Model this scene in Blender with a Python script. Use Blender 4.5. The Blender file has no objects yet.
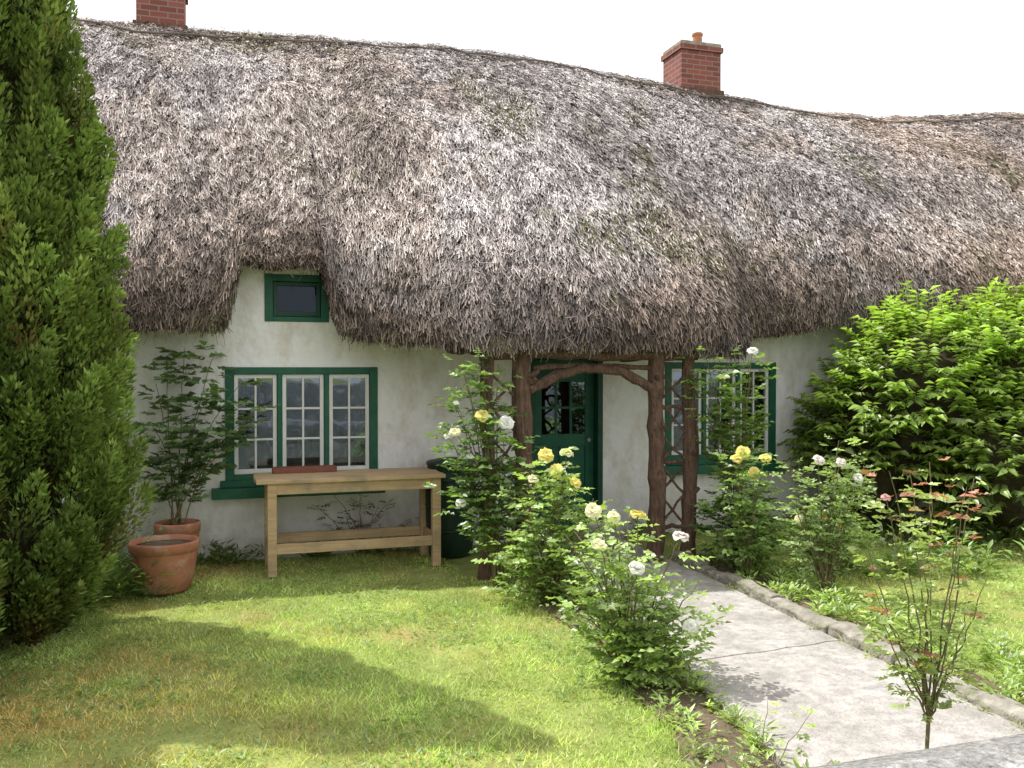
import bpy, math, random
import numpy as np
from mathutils import Vector, Matrix
random.seed(7); rng=np.random.default_rng(7)
scene=bpy.context.scene
CAM=np.array([0.0,-9.2,1.85]); A=math.radians(18)
R2=np.array([math.cos(A),-math.sin(A)]); F2=np.array([math.sin(A),math.cos(A)])

# ---------------------------------------------------------------- utils
def ss(a,b,x):
    t=np.clip((np.asarray(x,float)-a)/(b-a),0,1); return t*t*(3-2*t)
def _h(ix,iy,s):
    v=np.sin(ix*127.1+iy*311.7+s*74.7)*43758.5453
    return v-np.floor(v)
def vnoise(x,y,s=0):
    x=np.asarray(x,float); y=np.asarray(y,float)
    ix=np.floor(x); iy=np.floor(y); fx=x-ix; fy=y-iy
    fx=fx*fx*(3-2*fx); fy=fy*fy*(3-2*fy)
    a=_h(ix,iy,s); b=_h(ix+1,iy,s); c=_h(ix,iy+1,s); d=_h(ix+1,iy+1,s)
    return (a*(1-fx)+b*fx)*(1-fy)+(c*(1-fx)+d*fx)*fy
def fbm(x,y,s=0,o=3):
    r=0;a=.5;t=0
    for i in range(o):
        r=r+a*vnoise(np.asarray(x)*2**i,np.asarray(y)*2**i,s+i); t+=a; a*=.5
    return r/t
def nrm(v):
    return v/np.maximum(np.linalg.norm(v,axis=-1,keepdims=True),1e-9)
def group(name,loc=(0,0,0)):
    e=bpy.data.objects.new(name,None); e.location=loc; e.empty_display_size=.3
    scene.collection.objects.link(e); return e
def attach(o,parent):
    if parent is not None:
        o.parent=parent; o.matrix_parent_inverse=Matrix.Translation(-Vector(parent.location))
def mesh_np(name,verts,faces,mat,cols=None,parent=None,smooth=False):
    me=bpy.data.meshes.new(name); verts=np.asarray(verts,np.float32); faces=np.asarray(faces,np.int32)
    n,k=faces.shape
    me.vertices.add(len(verts)); me.vertices.foreach_set('co',verts.ravel())
    me.loops.add(n*k); me.loops.foreach_set('vertex_index',faces.ravel())
    me.polygons.add(n); me.polygons.foreach_set('loop_start',np.arange(0,n*k,k,dtype=np.int32))
    me.update(calc_edges=True)
    if cols is not None:
        at=me.color_attributes.new(name='Col',type='FLOAT_COLOR',domain='POINT')
        c=np.ones((len(verts),4),np.float32); c[:,:3]=np.clip(cols,0,1); at.data.foreach_set('color',c.ravel())
    if smooth: me.polygons.foreach_set('use_smooth',np.ones(n,bool))
    me.materials.append(mat)
    o=bpy.data.objects.new(name,me); scene.collection.objects.link(o); attach(o,parent); return o
def leafmesh(name,P,D,N,L,W,C,mat,parent=None,fold=.18,droop=.12):
    P=np.asarray(P);D=nrm(np.asarray(D));N=np.asarray(N)
    S=nrm(np.cross(D,N)); N=nrm(np.cross(S,D)); n=len(P)
    L=np.broadcast_to(L,(n,))[:,None]; W=np.broadcast_to(W,(n,))[:,None]
    v=np.empty((n,4,3))
    v[:,0]=P; v[:,1]=P+D*L*.42+S*W*.5+N*W*fold; v[:,2]=P+D*L-N*L*droop; v[:,3]=P+D*L*.42-S*W*.5+N*W*fold
    i=np.arange(n)[:,None]*4
    f=np.concatenate([i+np.array([[0,1,2]]),i+np.array([[0,2,3]])])
    c=np.repeat(np.asarray(C)[:,None,:],4,axis=1); c=c*np.array([.85,1,1.1,1])[None,:,None]
    return mesh_np(name,v.reshape(-1,3),f,mat,c.reshape(-1,3),parent)

class MB:
    def __init__(s): s.v=[];s.f=[];s.m=[]
    def box(s,x0,x1,y0,y1,z0,z1,mi=0):
        b=len(s.v)
        s.v+=[(x0,y0,z0),(x1,y0,z0),(x1,y1,z0),(x0,y1,z0),(x0,y0,z1),(x1,y0,z1),(x1,y1,z1),(x0,y1,z1)]
        for q in ((0,3,2,1),(4,5,6,7),(0,1,5,4),(1,2,6,5),(2,3,7,6),(3,0,4,7)):
            s.f.append(tuple(b+i for i in q)); s.m.append(mi)
    def tube(s,pts,rad,sides=8,mi=0,jit=0.0,caps=True):
        pts=[Vector(p) for p in pts]; n=len(pts); b=len(s.v)
        if not hasattr(rad,'__len__'): rad=[rad]*n
        t0=(pts[-1]-pts[0]).normalized(); up=Vector((0,0,1)) if abs(t0.z)<.8 else Vector((1,0,0))
        for i,p in enumerate(pts):
            t=(pts[min(i+1,n-1)]-pts[max(i-1,0)]).normalized()
            a=t.cross(up).normalized(); c=a.cross(t)
            for k in range(sides):
                an=2*math.pi*k/sides; r=rad[i]*(1+random.uniform(-jit,jit))
                s.v.append(tuple(p+a*math.cos(an)*r+c*math.sin(an)*r))
        for i in range(n-1):
            for k in range(sides):
                k2=(k+1)%sides
                s.f.append((b+i*sides+k,b+i*sides+k2,b+(i+1)*sides+k2,b+(i+1)*sides+k)); s.m.append(mi)
        if caps:
            s.f.append(tuple(b+k for k in range(sides))[::-1]); s.m.append(mi)
            s.f.append(tuple(b+(n-1)*sides+k for k in range(sides))); s.m.append(mi)
    def lathe(s,prof,c,sides=32,mi=0,sx=1,sy=1):
        b=len(s.v)
        for r,z in prof:
            for k in range(sides):
                an=2*math.pi*k/sides; s.v.append((c[0]+math.cos(an)*r*sx,c[1]+math.sin(an)*r*sy,c[2]+z))
        for i in range(len(prof)-1):
            for k in range(sides):
                k2=(k+1)%sides
                s.f.append((b+i*sides+k,b+i*sides+k2,b+(i+1)*sides+k2,b+(i+1)*sides+k)); s.m.append(mi)
        s.f.append(tuple(b+k for k in range(sides))[::-1]); s.m.append(mi)
    def obj(s,name,mats,parent=None,smooth=False,bevel=0):
        me=bpy.data.meshes.new(name); me.from_pydata(s.v,[],s.f)
        for m in mats: me.materials.append(m)
        me.polygons.foreach_set('material_index',s.m)
        if smooth: me.polygons.foreach_set('use_smooth',[True]*len(s.f))
        me.update(); o=bpy.data.objects.new(name,me); scene.collection.objects.link(o)
        if bevel:
            md=o.modifiers.new('b','BEVEL'); md.width=bevel; md.segments=2; md.limit_method='ANGLE'
        attach(o,parent); return o

# ---------------------------------------------------------------- materials
def newmat(name):
    m=bpy.data.materials.new(name); m.use_nodes=True; nt=m.node_tree
    return m,nt,nt.nodes['Principled BSDF'],nt.nodes['Material Output']
def noisemat(name,c1,c2,scale=5,rough=.8,bump=.3,bscale=30,detail=8,c3=None,s3=1.5,dist=.02,stretch=None,spec=.3,p3=(.5,.68)):
    m,nt,b,out=newmat(name); N=nt.nodes; Lk=nt.links
    tc=N.new('ShaderNodeTexCoord'); src=tc.outputs['Object']
    if stretch:
        mp=N.new('ShaderNodeMapping'); mp.inputs['Scale'].default_value=stretch; Lk.new(src,mp.inputs[0]); src=mp.outputs[0]
    n=N.new('ShaderNodeTexNoise'); n.inputs['Scale'].default_value=scale; n.inputs['Detail'].default_value=detail; n.inputs['Roughness'].default_value=.65
    Lk.new(src,n.inputs['Vector'])
    r=N.new('ShaderNodeValToRGB'); r.color_ramp.elements[0].position=.32; r.color_ramp.elements[1].position=.68
    r.color_ramp.elements[0].color=(*c1,1); r.color_ramp.elements[1].color=(*c2,1); Lk.new(n.outputs[0],r.inputs[0])
    col=r.outputs[0]
    if c3:
        n3=N.new('ShaderNodeTexNoise'); n3.inputs['Scale'].default_value=s3; n3.inputs['Detail'].default_value=7; n3.inputs['Roughness'].default_value=.65; Lk.new(tc.outputs['Object'],n3.inputs['Vector'])
        r3=N.new('ShaderNodeValToRGB'); r3.color_ramp.elements[0].position=p3[0]; r3.color_ramp.elements[1].position=p3[1]
        r3.color_ramp.elements[0].color=(0,0,0,1); r3.color_ramp.elements[1].color=(1,1,1,1); Lk.new(n3.outputs[0],r3.inputs[0])
        mx=N.new('ShaderNodeMixRGB'); Lk.new(r3.outputs[0],mx.inputs[0]); Lk.new(col,mx.inputs[1]); mx.inputs[2].default_value=(*c3,1); col=mx.outputs[0]
    Lk.new(col,b.inputs['Base Color']); b.inputs['Roughness'].default_value=rough; b.inputs['Specular IOR Level'].default_value=spec
    if bump:
        nb=N.new('ShaderNodeTexNoise'); nb.inputs['Scale'].default_value=bscale; nb.inputs['Detail'].default_value=6; Lk.new(src,nb.inputs['Vector'])
        bp=N.new('ShaderNodeBump'); bp.inputs['Strength'].default_value=bump; bp.inputs['Distance'].default_value=dist
        Lk.new(nb.outputs[0],bp.inputs['Height']); Lk.new(bp.outputs[0],b.inputs['Normal'])
    return m
def attrmat(name,rough=.6,trans=.3,tint=(1.3,1.35,.6),gloss=0.0):
    m,nt,b,out=newmat(name); N=nt.nodes; Lk=nt.links
    N.remove(b); df=N.new('ShaderNodeBsdfDiffuse')
    a=N.new('ShaderNodeAttribute'); a.attribute_name='Col'
    Lk.new(a.outputs['Color'],df.inputs[0]); cur=df.outputs[0]
    if trans:
        t=N.new('ShaderNodeBsdfTranslucent'); mu=N.new('ShaderNodeMixRGB'); mu.blend_type='MULTIPLY'; mu.inputs[0].default_value=1
        mu.inputs[2].default_value=(*tint,1); Lk.new(a.outputs['Color'],mu.inputs[1]); Lk.new(mu.outputs[0],t.inputs[0])
        mx=N.new('ShaderNodeMixShader'); mx.inputs[0].default_value=trans
        Lk.new(cur,mx.inputs[1]); Lk.new(t.outputs[0],mx.inputs[2]); cur=mx.outputs[0]
    if gloss:
        g=N.new('ShaderNodeBsdfGlossy'); g.inputs['Roughness'].default_value=rough; g.inputs[0].default_value=(1,1,1,1)
        mx=N.new('ShaderNodeMixShader'); mx.inputs[0].default_value=gloss; Lk.new(cur,mx.inputs[1]); Lk.new(g.outputs[0],mx.inputs[2]); cur=mx.outputs[0]
    Lk.new(cur,out.inputs[0])
    return m
M_leaf=attrmat('leaf',.42,.40,gloss=.06)
M_grass=attrmat('grass_blades',.6,.30,(1.2,1.3,.7))
M_con=attrmat('conifer_foliage',.7,.15)
M_straw=attrmat('straw',.75,0)
M_petal=attrmat('petal',.5,.3,(1,1,.95))
M_thbase=noisemat('thatch_base',(.09,.078,.072),(.21,.185,.17),scale=3,bump=1,bscale=40,stretch=(12,2,2),dist=.05,spec=0)
M_brick,nt,b,_=newmat('brick')
tc=nt.nodes.new('ShaderNodeTexCoord'); sx=nt.nodes.new('ShaderNodeSeparateXYZ'); ad=nt.nodes.new('ShaderNodeMath'); cb=nt.nodes.new('ShaderNodeCombineXYZ')
bk=nt.nodes.new('ShaderNodeTexBrick'); nt.links.new(tc.outputs['Object'],sx.inputs[0]); nt.links.new(sx.outputs[0],ad.inputs[0]); nt.links.new(sx.outputs[1],ad.inputs[1])
nt.links.new(ad.outputs[0],cb.inputs[0]); nt.links.new(sx.outputs[2],cb.inputs[1]); nt.links.new(cb.outputs[0],bk.inputs[0])
bk.inputs['Scale'].default_value=1; bk.inputs['Brick Width'].default_value=.22; bk.inputs['Row Height'].default_value=.075; bk.inputs['Mortar Size'].default_value=.007
bk.inputs['Color1'].default_value=(.27,.085,.065,1); bk.inputs['Color2'].default_value=(.17,.055,.045,1); bk.inputs['Mortar'].default_value=(.25,.19,.165,1)
nt.links.new(bk.outputs[0],b.inputs['Base Color']); b.inputs['Roughness'].default_value=.9
M_wall,nt,b,_=newmat('limewash')
N=nt.nodes;Lk=nt.links
tc=N.new('ShaderNodeTexCoord'); n1=N.new('ShaderNodeTexNoise'); n1.inputs['Scale'].default_value=1.8; n1.inputs['Detail'].default_value=9; n1.inputs['Roughness'].default_value=.72
mpw=N.new('ShaderNodeMapping'); mpw.inputs['Scale'].default_value=(1.6,1.6,.8); Lk.new(tc.outputs['Object'],mpw.inputs[0]); Lk.new(mpw.outputs[0],n1.inputs['Vector'])
r1=N.new('ShaderNodeValToRGB'); r1.color_ramp.elements[0].position=.34; r1.color_ramp.elements[1].position=.53; r1.color_ramp.elements[0].color=(.72,.67,.59,1); r1.color_ramp.elements[1].color=(.95,.94,.93,1); Lk.new(n1.outputs[0],r1.inputs[0])
sx=N.new('ShaderNodeSeparateXYZ'); Lk.new(tc.outputs['Object'],sx.inputs[0])
mr=N.new('ShaderNodeMapRange'); mr.inputs[1].default_value=.75; mr.inputs[2].default_value=0; mr.inputs[3].default_value=0; mr.inputs[4].default_value=1; Lk.new(sx.outputs[2],mr.inputs[0])
n2=N.new('ShaderNodeTexNoise'); n2.inputs['Scale'].default_value=6; n2.inputs['Detail'].default_value=8; Lk.new(tc.outputs['Object'],n2.inputs['Vector'])
mu=N.new('ShaderNodeMath'); mu.operation='MULTIPLY'; Lk.new(mr.outputs[0],mu.inputs[0]); Lk.new(n2.outputs[0],mu.inputs[1])
mu2=N.new('ShaderNodeMath'); mu2.operation='MULTIPLY'; mu2.use_clamp=True; mu2.inputs[1].default_value=1.3; Lk.new(mu.outputs[0],mu2.inputs[0])
mx=N.new('ShaderNodeMixRGB'); Lk.new(mu2.outputs[0],mx.inputs[0]); Lk.new(r1.outputs[0],mx.inputs[1]); mx.inputs[2].default_value=(.36,.34,.29,1)
Lk.new(mx.outputs[0],b.inputs['Base Color']); b.inputs['Roughness'].default_value=.95
bp=N.new('ShaderNodeBump'); bp.inputs['Strength'].default_value=.9; bp.inputs['Distance'].default_value=.03
n3=N.new('ShaderNodeTexNoise'); n3.inputs['Scale'].default_value=9; n3.inputs['Detail'].default_value=8; Lk.new(tc.outputs['Object'],n3.inputs['Vector']); Lk.new(n3.outputs[0],bp.inputs['Height']); Lk.new(bp.outputs[0],b.inputs['Normal'])

M_green=noisemat('green_paint',(.013,.095,.055),(.025,.14,.08),scale=8,rough=.45,bump=.1)
M_dgreen=noisemat('dark_green_paint',(.012,.06,.038),(.018,.085,.05),scale=8,rough=.45,bump=.1)
M_white=noisemat('white_paint',(.74,.74,.70),(.86,.86,.84),scale=6,rough=.5,bump=.1)
M_wood=noisemat('pine_wood',(.42,.28,.15),(.62,.45,.27),scale=3,rough=.65,bump=.25,bscale=12,stretch=(1,12,12),c3=(.33,.26,.17),s3=3)
M_bark=noisemat('bark',(.09,.052,.036),(.23,.145,.10),scale=6,rough=.9,bump=1,bscale=14,stretch=(6,6,1.2),dist=.04)
M_rod=noisemat('hazel_rod',(.12,.10,.085),(.2,.165,.14),scale=6,rough=.9,bump=0)
M_cane=noisemat('cane',(.11,.12,.05),(.20,.15,.08),scale=10,rough=.7,bump=0)
M_terra=noisemat('terracotta',(.34,.13,.075),(.46,.21,.12),scale=5,rough=.85,bump=.2,c3=(.45,.30,.22),s3=6)
M_redwood=noisemat('red_box',(.18,.06,.04),(.25,.10,.065),scale=8,rough=.6)
M_soil=noisemat('soil',(.10,.075,.05),(.20,.15,.10),scale=8,rough=1,bump=1,bscale=25,dist=.04)
M_path=noisemat('concrete',(.30,.275,.255),(.56,.525,.49),scale=14,rough=.95,bump=.9,bscale=55,c3=(.25,.235,.20),s3=1.9,dist=.015,p3=(.45,.75))
M_kerb=noisemat('kerb_stone',(.20,.18,.15),(.42,.39,.33),scale=9,rough=.95,bump=1,bscale=22,c3=(.16,.17,.08),s3=4,dist=.03)
M_stone=noisemat('wall_stone',(.15,.145,.135),(.40,.39,.375),scale=55,rough=.95,bump=1,bscale=60,c3=(.5,.5,.47),s3=9,p3=(.55,.66))
M_dark=noisemat('interior',(.05,.045,.04),(.09,.08,.07),scale=2,rough=.9,bump=0)
M_curtain=noisemat('curtain',(.45,.43,.38),(.6,.58,.54),scale=8,rough=.9,bump=0)
M_butt=noisemat('butt_plastic',(.012,.03,.02),(.02,.045,.03),scale=5,rough=.4,bump=0)
M_zinc=noisemat('zinc',(.35,.36,.37),(.5,.5,.5),scale=12,rough=.45,bump=.1)
M_ground=noisemat('lawn_soil',(.19,.23,.07),(.35,.40,.13),scale=3,rough=1,bump=.8,bscale=45,c3=(.40,.32,.13),s3=.9,dist=.03,spec=0)
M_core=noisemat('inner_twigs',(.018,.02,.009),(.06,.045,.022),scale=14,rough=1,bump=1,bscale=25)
def glassmat(name,fac,tint):
    m,nt,b,out=newmat(name)
    nt.nodes.remove(b); tr=nt.nodes.new('ShaderNodeBsdfTransparent'); gl=nt.nodes.new('ShaderNodeBsdfGlossy'); ms=nt.nodes.new('ShaderNodeMixShader')
    tr.inputs[0].default_value=tint; gl.inputs['Roughness'].default_value=.01; gl.inputs[0].default_value=(.66,.80,1,1); ms.inputs[0].default_value=fac
    tcg=nt.nodes.new('ShaderNodeTexCoord'); ng=nt.nodes.new('ShaderNodeTexNoise'); ng.inputs['Scale'].default_value=3; nt.links.new(tcg.outputs['Object'],ng.inputs['Vector'])
    bg=nt.nodes.new('ShaderNodeBump'); bg.inputs['Strength'].default_value=.12; bg.inputs['Distance'].default_value=.02; nt.links.new(ng.outputs[0],bg.inputs['Height']); nt.links.new(bg.outputs[0],gl.inputs['Normal'])
    nt.links.new(tr.outputs[0],ms.inputs[1]); nt.links.new(gl.outputs[0],ms.inputs[2]); nt.links.new(ms.outputs[0],out.inputs[0]); return m
M_glass=glassmat('window_glass',.17,(.65,.67,.65,1))
M_glass2=glassmat('attic_glass',.03,(.3,.35,.3,1))

# ---------------------------------------------------------------- ground
xs=np.concatenate([np.linspace(-150,-12,12),np.linspace(-10,16,105),np.linspace(18,150,12)])
ys=np.concatenate([np.linspace(-150,-12,12),np.linspace(-10,8,73),np.linspace(10,150,12)])
GX,GY=np.meshgrid(xs,ys)
near=(np.abs(GX-3)<12)&(GY>-9)&(GY<6)
GZ=np.where(near,(fbm(GX*1.3,GY*1.3,3)-.5)*.03,0)-.012
V=np.stack([GX,GY,GZ],-1).reshape(-1,3); nx=len(xs); ny=len(ys)
ii,jj=np.meshgrid(np.arange(nx-1),np.arange(ny-1)); q=(jj*nx+ii).ravel()
mesh_np('ground',V,np.stack([q,q+1,q+nx+1,q+nx],1),M_ground,smooth=True)

def left_edge(Y): return np.interp(Y,[-6.0,-5.6,-4.26,-1.4],[2.42,2.45,2.76,2.98])+.03*np.sin(np.asarray(Y)*3.1)
def right_edge(Y): return np.interp(Y,[-5.9,-5.66,-1.4],[3.86,3.85,4.12])

def slab(polys,name,mat,z0,z1,bev,parent):
    mb=MB()
    for p in polys:
        b=len(mb.v); n=len(p); zz=z1+random.uniform(-.004,.006)
        mb.v+=[(x,y,z0) for x,y in p]+[(x,y,zz) for x,y in p]
        mb.f.append(tuple(b+n+i for i in range(n))); mb.m.append(0)
        for i in range(n):
            j=(i+1)%n; mb.f.append((b+i,b+j,b+n+j,b+n+i)); mb.m.append(0)
    return mb.obj(name,[mat],parent,bevel=bev)
def joint(y0,seed,amp=.03,tilt=0):
    r=random.Random(seed); return [(t,y0+tilt*t+r.uniform(-amp,amp)) for t in np.linspace(0,1,12)]
cuts=[[(t,-.2) for t in np.linspace(0,1,12)],joint(-2.1,1,.010),joint(-4.25,3,.012,.08),[(t,-6.35) for t in np.linspace(0,1,12)]]
polys=[]
for ca,cb_ in zip(cuts[:-1],cuts[1:]):
    def pt(t,y): 
        l=float(left_edge(y)); r_=float(right_edge(y)); return (l+(r_-l)*t,y)
    top=[pt(t,y-.004) for t,y in ca]; bot=[pt(t,y+.004) for t,y in cb_]
    ya,yb=top[0][1],bot[0][1]
    lft=[(float(left_edge(y))+random.uniform(-.035,.025),float(y)) for y in np.linspace(ya,yb,26)[1:-1]]
    polys.append(bot+top[::-1]+lft)
polys.append([(2.42,-6.36),(3.2,-6.95),(5.2,-7.38),(6.6,-7.38),(4.6,-6.75),(3.87,-6.36)])
slab(polys,'garden_path',M_path,-.05,.035,.004,None)
mb=MB(); y=-1.45
while y>-6.1:
    l=random.uniform(.35,.95); x0=float(right_edge(y)); x1=float(right_edge(y-l)); h=.10+random.uniform(-.022,.02); w=.17+random.uniform(-.025,.02)
    b=len(mb.v); segs=8; dx=random.uniform(-.018,.018)
    for k in range(segs+1):
        t=k/segs; xx=x0+(x1-x0)*t+dx; yy=y-l*t+(.012 if k==segs else 0)
        j=[random.uniform(-.014,.014) for _ in range(5)]
        mb.v+=[(xx+.012+j[4],yy,-.05),(xx+.016+j[0],yy,h+j[1]-.01),(xx+w*.5,yy,h+.008+j[2]*.5),(xx+w+j[2],yy,h+j[3]-.008),(xx+w,yy,-.05)]
    for k in range(segs):
        o=b+k*5
        for q in ((0,1,6,5),(1,2,7,6),(2,3,8,7),(3,4,9,8)): mb.f.append(tuple(o+i for i in q)); mb.m.append(0)
    mb.f.append((b,b+4,b+3,b+2,b+1)); mb.m.append(0); o=b+segs*5; mb.f.append((o,o+1,o+2,o+3,o+4)); mb.m.append(0)
    y-=l
mb.obj('path_kerb',[M_kerb],None,bevel=.010)

def soilbed(name,pts_left,pts_right):
    n=len(pts_left); V=[];F=[]
    K=10
    for a,b2 in zip(pts_left,pts_right):
        for k in range(K+1):
            t=k/K; x=a[0]+(b2[0]-a[0])*t; y=a[1]+(b2[1]-a[1])*t
            V.append((x,y,.004+.03*math.sin(math.pi*t)*(.5+float(vnoise(x*6,y*6,5)))))
    for i in range(n-1):
        for k in range(K): q=i*(K+1)+k; F.append((q,q+1,q+K+2,q+K+1))
    mesh_np(name,V,F,M_soil,smooth=True)
yy=np.linspace(-6.3,-1.3,40)
soilbed('flower_bed',[(float(left_edge(y))-.36-.12*float(vnoise(y*2,0,2)),y) for y in yy],[(float(left_edge(y))-.01,y) for y in yy])
soilbed('flower_bed',[(float(right_edge(y))+.16,y) for y in yy],[(float(right_edge(y))+.45+.25*float(vnoise(y*2,3,2)),y) for y in yy])

# ---------------------------------------------------------------- grass
def in_lawn(X,Y):
    w=.12*(fbm(X*2,Y*2,8)-.5)
    L=(X<left_edge(Y)-.33+w*2)&(Y<-.12+w)&(Y>-7.3)&(X>-4)
    Rr=(X>right_edge(Y)+.36+w*2)&(Y<-.5)&(Y>-7.3)&(X<12)
    porch=(X>2.1)&(X<4.4)&(Y>-1.4)
    return (L|Rr)&~porch
n=760000
X=rng.uniform(-4,12,n); Y=rng.uniform(-7.3,-.1,n)
d=X*F2[0]+(Y+9.2)*F2[1]; xr=X*R2[0]+(Y+9.2)*R2[1]
patch=fbm(X*2.3,Y*2.3,91)
acc=in_lawn(X,Y)&(np.abs(xr)<d*.62+.5)&(d>3.8)&(rng.random(n)<np.clip(4.6/d,0,1)**1.3)&(rng.random(n)<np.clip(.30+1.8*(patch-.22),.12,1))
X=X[acc];Y=Y[acc];n=len(X)
z=(fbm(X*1.3,Y*1.3,3)-.5)*.03-.014
H=rng.uniform(.014,.034,n)*(.4+1.2*fbm(X*2.7,Y*2.7,21)); long=rng.random(n)<.03; H[long]*=2
edge=np.exp(-np.abs(Y+.2)/.12)+np.exp(-np.abs(X-left_edge(Y)+.36)/.10); H*=1+edge*.9
W=rng.uniform(.005,.010,n); an=rng.uniform(0,2*np.pi,n)
S=np.stack([np.cos(an),np.sin(an),np.zeros(n)],1); an2=rng.uniform(0,2*np.pi,n); lean=rng.uniform(.4,1.5,n)
T=np.stack([np.cos(an2)*lean,np.sin(an2)*lean,np.ones(n)],1)*H[:,None]
P=np.stack([X,Y,z],1)
v=np.empty((n,3,3)); v[:,0]=P-S*W[:,None]/2; v[:,1]=P+S*W[:,None]/2; v[:,2]=P+T
moss=.85*ss(.42,.60,fbm(X*.9+3,Y*.9,31))*ss(1.0,-1.2,X)+.22*ss(.5,.66,fbm(X*1.9,Y*1.9,41))
moss=np.clip(moss,0,1)[:,None]
c=np.array([.51,.64,.20])*(1-moss)+np.array([.60,.42,.16])*moss
c=c*(.55+.85*rng.random((n,1)))*(.45+1.1*fbm(X*3.2,Y*3.2,55)[:,None])
dry=rng.random(n)<.08; c[dry]=np.array([.74,.70,.42])
cc=np.repeat(c[:,None,:],3,1)
mesh_np('lawn_grass',v.reshape(-1,3),np.arange(n*3).reshape(-1,3),M_grass,cc.reshape(-1,3))
ngrass=n
n=26000
X=rng.uniform(-4,9,n);Y=rng.uniform(-6.5,-.2,n); k=in_lawn(X,Y)&(fbm(X*1.9,Y*1.9,77)>.52); X=X[k];Y=Y[k];n=len(X)
an=rng.uniform(0,6.28,n); D=np.stack([np.cos(an),np.sin(an),rng.uniform(.1,.7,n)],1)
leafmesh('lawn_weeds',np.stack([X,Y,np.full(n,.006)],1),D,np.tile([0,0,1.],(n,1)),rng.uniform(.02,.07,n),rng.uniform(.01,.022,n),np.array([.20,.33,.08])*(.6+.8*rng.random((n,1))),M_leaf)

# ---------------------------------------------------------------- cottage
house=group('thatched_cottage',(3.5,3.4,0))
XR=[-9,-6,-1.7,1,3.5,5.5,7.2,10,13.8,19]; ZR=[6.25,6.25,6.25,6.38,6.44,6.33,6.18,6.02,6.44,6.5]
_xs=np.linspace(-9,19,400); _zr=np.interp(_xs,XR,ZR); _zr=np.convolve(np.pad(_zr,15,'edge'),np.ones(31)/31,'valid')
def roof(X,s,detail=False):
    X=np.asarray(X,float); s=np.asarray(s,float)
    bul=ss(1.1,2.3,X)-ss(4.5,5.9,X)
    Ye=-.55-1.2*bul; Zb=2.20-.17*ss(.9,2.0,X)+.22*ss(4.75,5.6,X)+.16*ss(5.6,7.5,X)
    notch=ss(.04,.24,X)-ss(.9,1.12,X)
    wav=(vnoise(X*1.7,0,9)-.5)*.07+(vnoise(X*4.5,3,10)-.5)*.045
    Ze=Zb+.66*notch+wav; Ye=Ye+.12*notch+(vnoise(X*2.2,7,11)-.5)*.10
    Yr=3.4; Zr=np.interp(X,_xs,_zr)
    P0=(Ye,Ze); P1=(Ye-.03+.02*notch,np.maximum(Zb+.80,Ze+.28)); P2=(Yr-1.45,Zr-.52)
    u=1-s
    y=u**3*P0[0]+3*u*u*s*P1[0]+3*u*s*s*P2[0]+s**3*Yr
    z=u**3*P0[1]+3*u*u*s*P1[1]+3*u*s*s*P2[1]+s**3*Zr
    x=X+0*s
    h=(fbm(X*.55,s*3,12)-.5)*.30*np.sin(np.pi*np.clip(s,0,1))+(fbm(X*2.4,s*8,13)-.5)*.10*np.clip(s*12,0,1)
    if detail:
        h=h+((vnoise(X*16,s*55,14)-.5)*.045+(vnoise(X*6,s*18,15)-.5)*.03)*np.clip(s*14,.15,1)*np.clip((1-s)*10,.3,1)*(1-.5*ss(8.6,9.6,X))
    return np.stack([x,y-h*.7,z+h*.7],-1)
def roof_frame(X,s,detail=False):
    P=roof(X,s,detail); e=.008
    Ts=roof(X,np.clip(s+e,0,1))-roof(X,np.clip(s-e,0,1)); sp=np.linalg.norm(Ts,axis=-1)/(2*e)
    Tx=roof(np.asarray(X)+e,s)-roof(np.asarray(X)-e,s)
    Ts=nrm(Ts);Tx=nrm(Tx); Nn=nrm(np.cross(Tx,Ts)); return P,Ts,Tx,Nn,sp
xs=np.linspace(-8,18,600); sv=np.linspace(0,1,50)
gx,gs=np.meshgrid(xs,sv); Pf=roof(gx,gs); Pf[1:-1,:,1]+=.03; Pf[1:-1,:,2]-=.03
zr=Pf[-1,:,2]
P0=Pf[0]
under2=P0.copy(); under2[:,1]+=.30; under2[:,2]+=.01
under3=P0.copy(); under3[:,1]=.12; under3[:,2]=np.where(P0[:,2]>2.5,P0[:,2]+.12,P0[:,2]+.18)
rows=[under3,under2]+[Pf[i] for i in range(len(sv))]
for t in np.linspace(0,1,14)[1:]:
    r=Pf[-1].copy(); r[:,1]=3.4+4.0*t; r[:,2]=zr*(1-t)+2.3*t+.9*np.sin(np.pi*t)*.6; rows.append(r)
r=rows[-1].copy(); r[:,1]=6.6; rows.append(r)
rows=np.array(rows); nr=len(rows); nx=len(xs)
ii,jj=np.meshgrid(np.arange(nx-1),np.arange(nr-1)); q=(jj*nx+ii).ravel()
mesh_np('thatched_roof',rows.reshape(-1,3),np.stack([q,q+1,q+nx+1,q+nx],1),M_thbase,parent=house,smooth=True)
for col in (0,nx-1):
    loop=rows[:,col,:]
    me=bpy.data.meshes.new('gable_end'); me.from_pydata([tuple(p) for p in loop],[],[tuple(range(len(loop)))]); me.materials.append(M_thbase)
    o=bpy.data.objects.new('gable_end',me); scene.collection.objects.link(o); attach(o,house)

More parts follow.
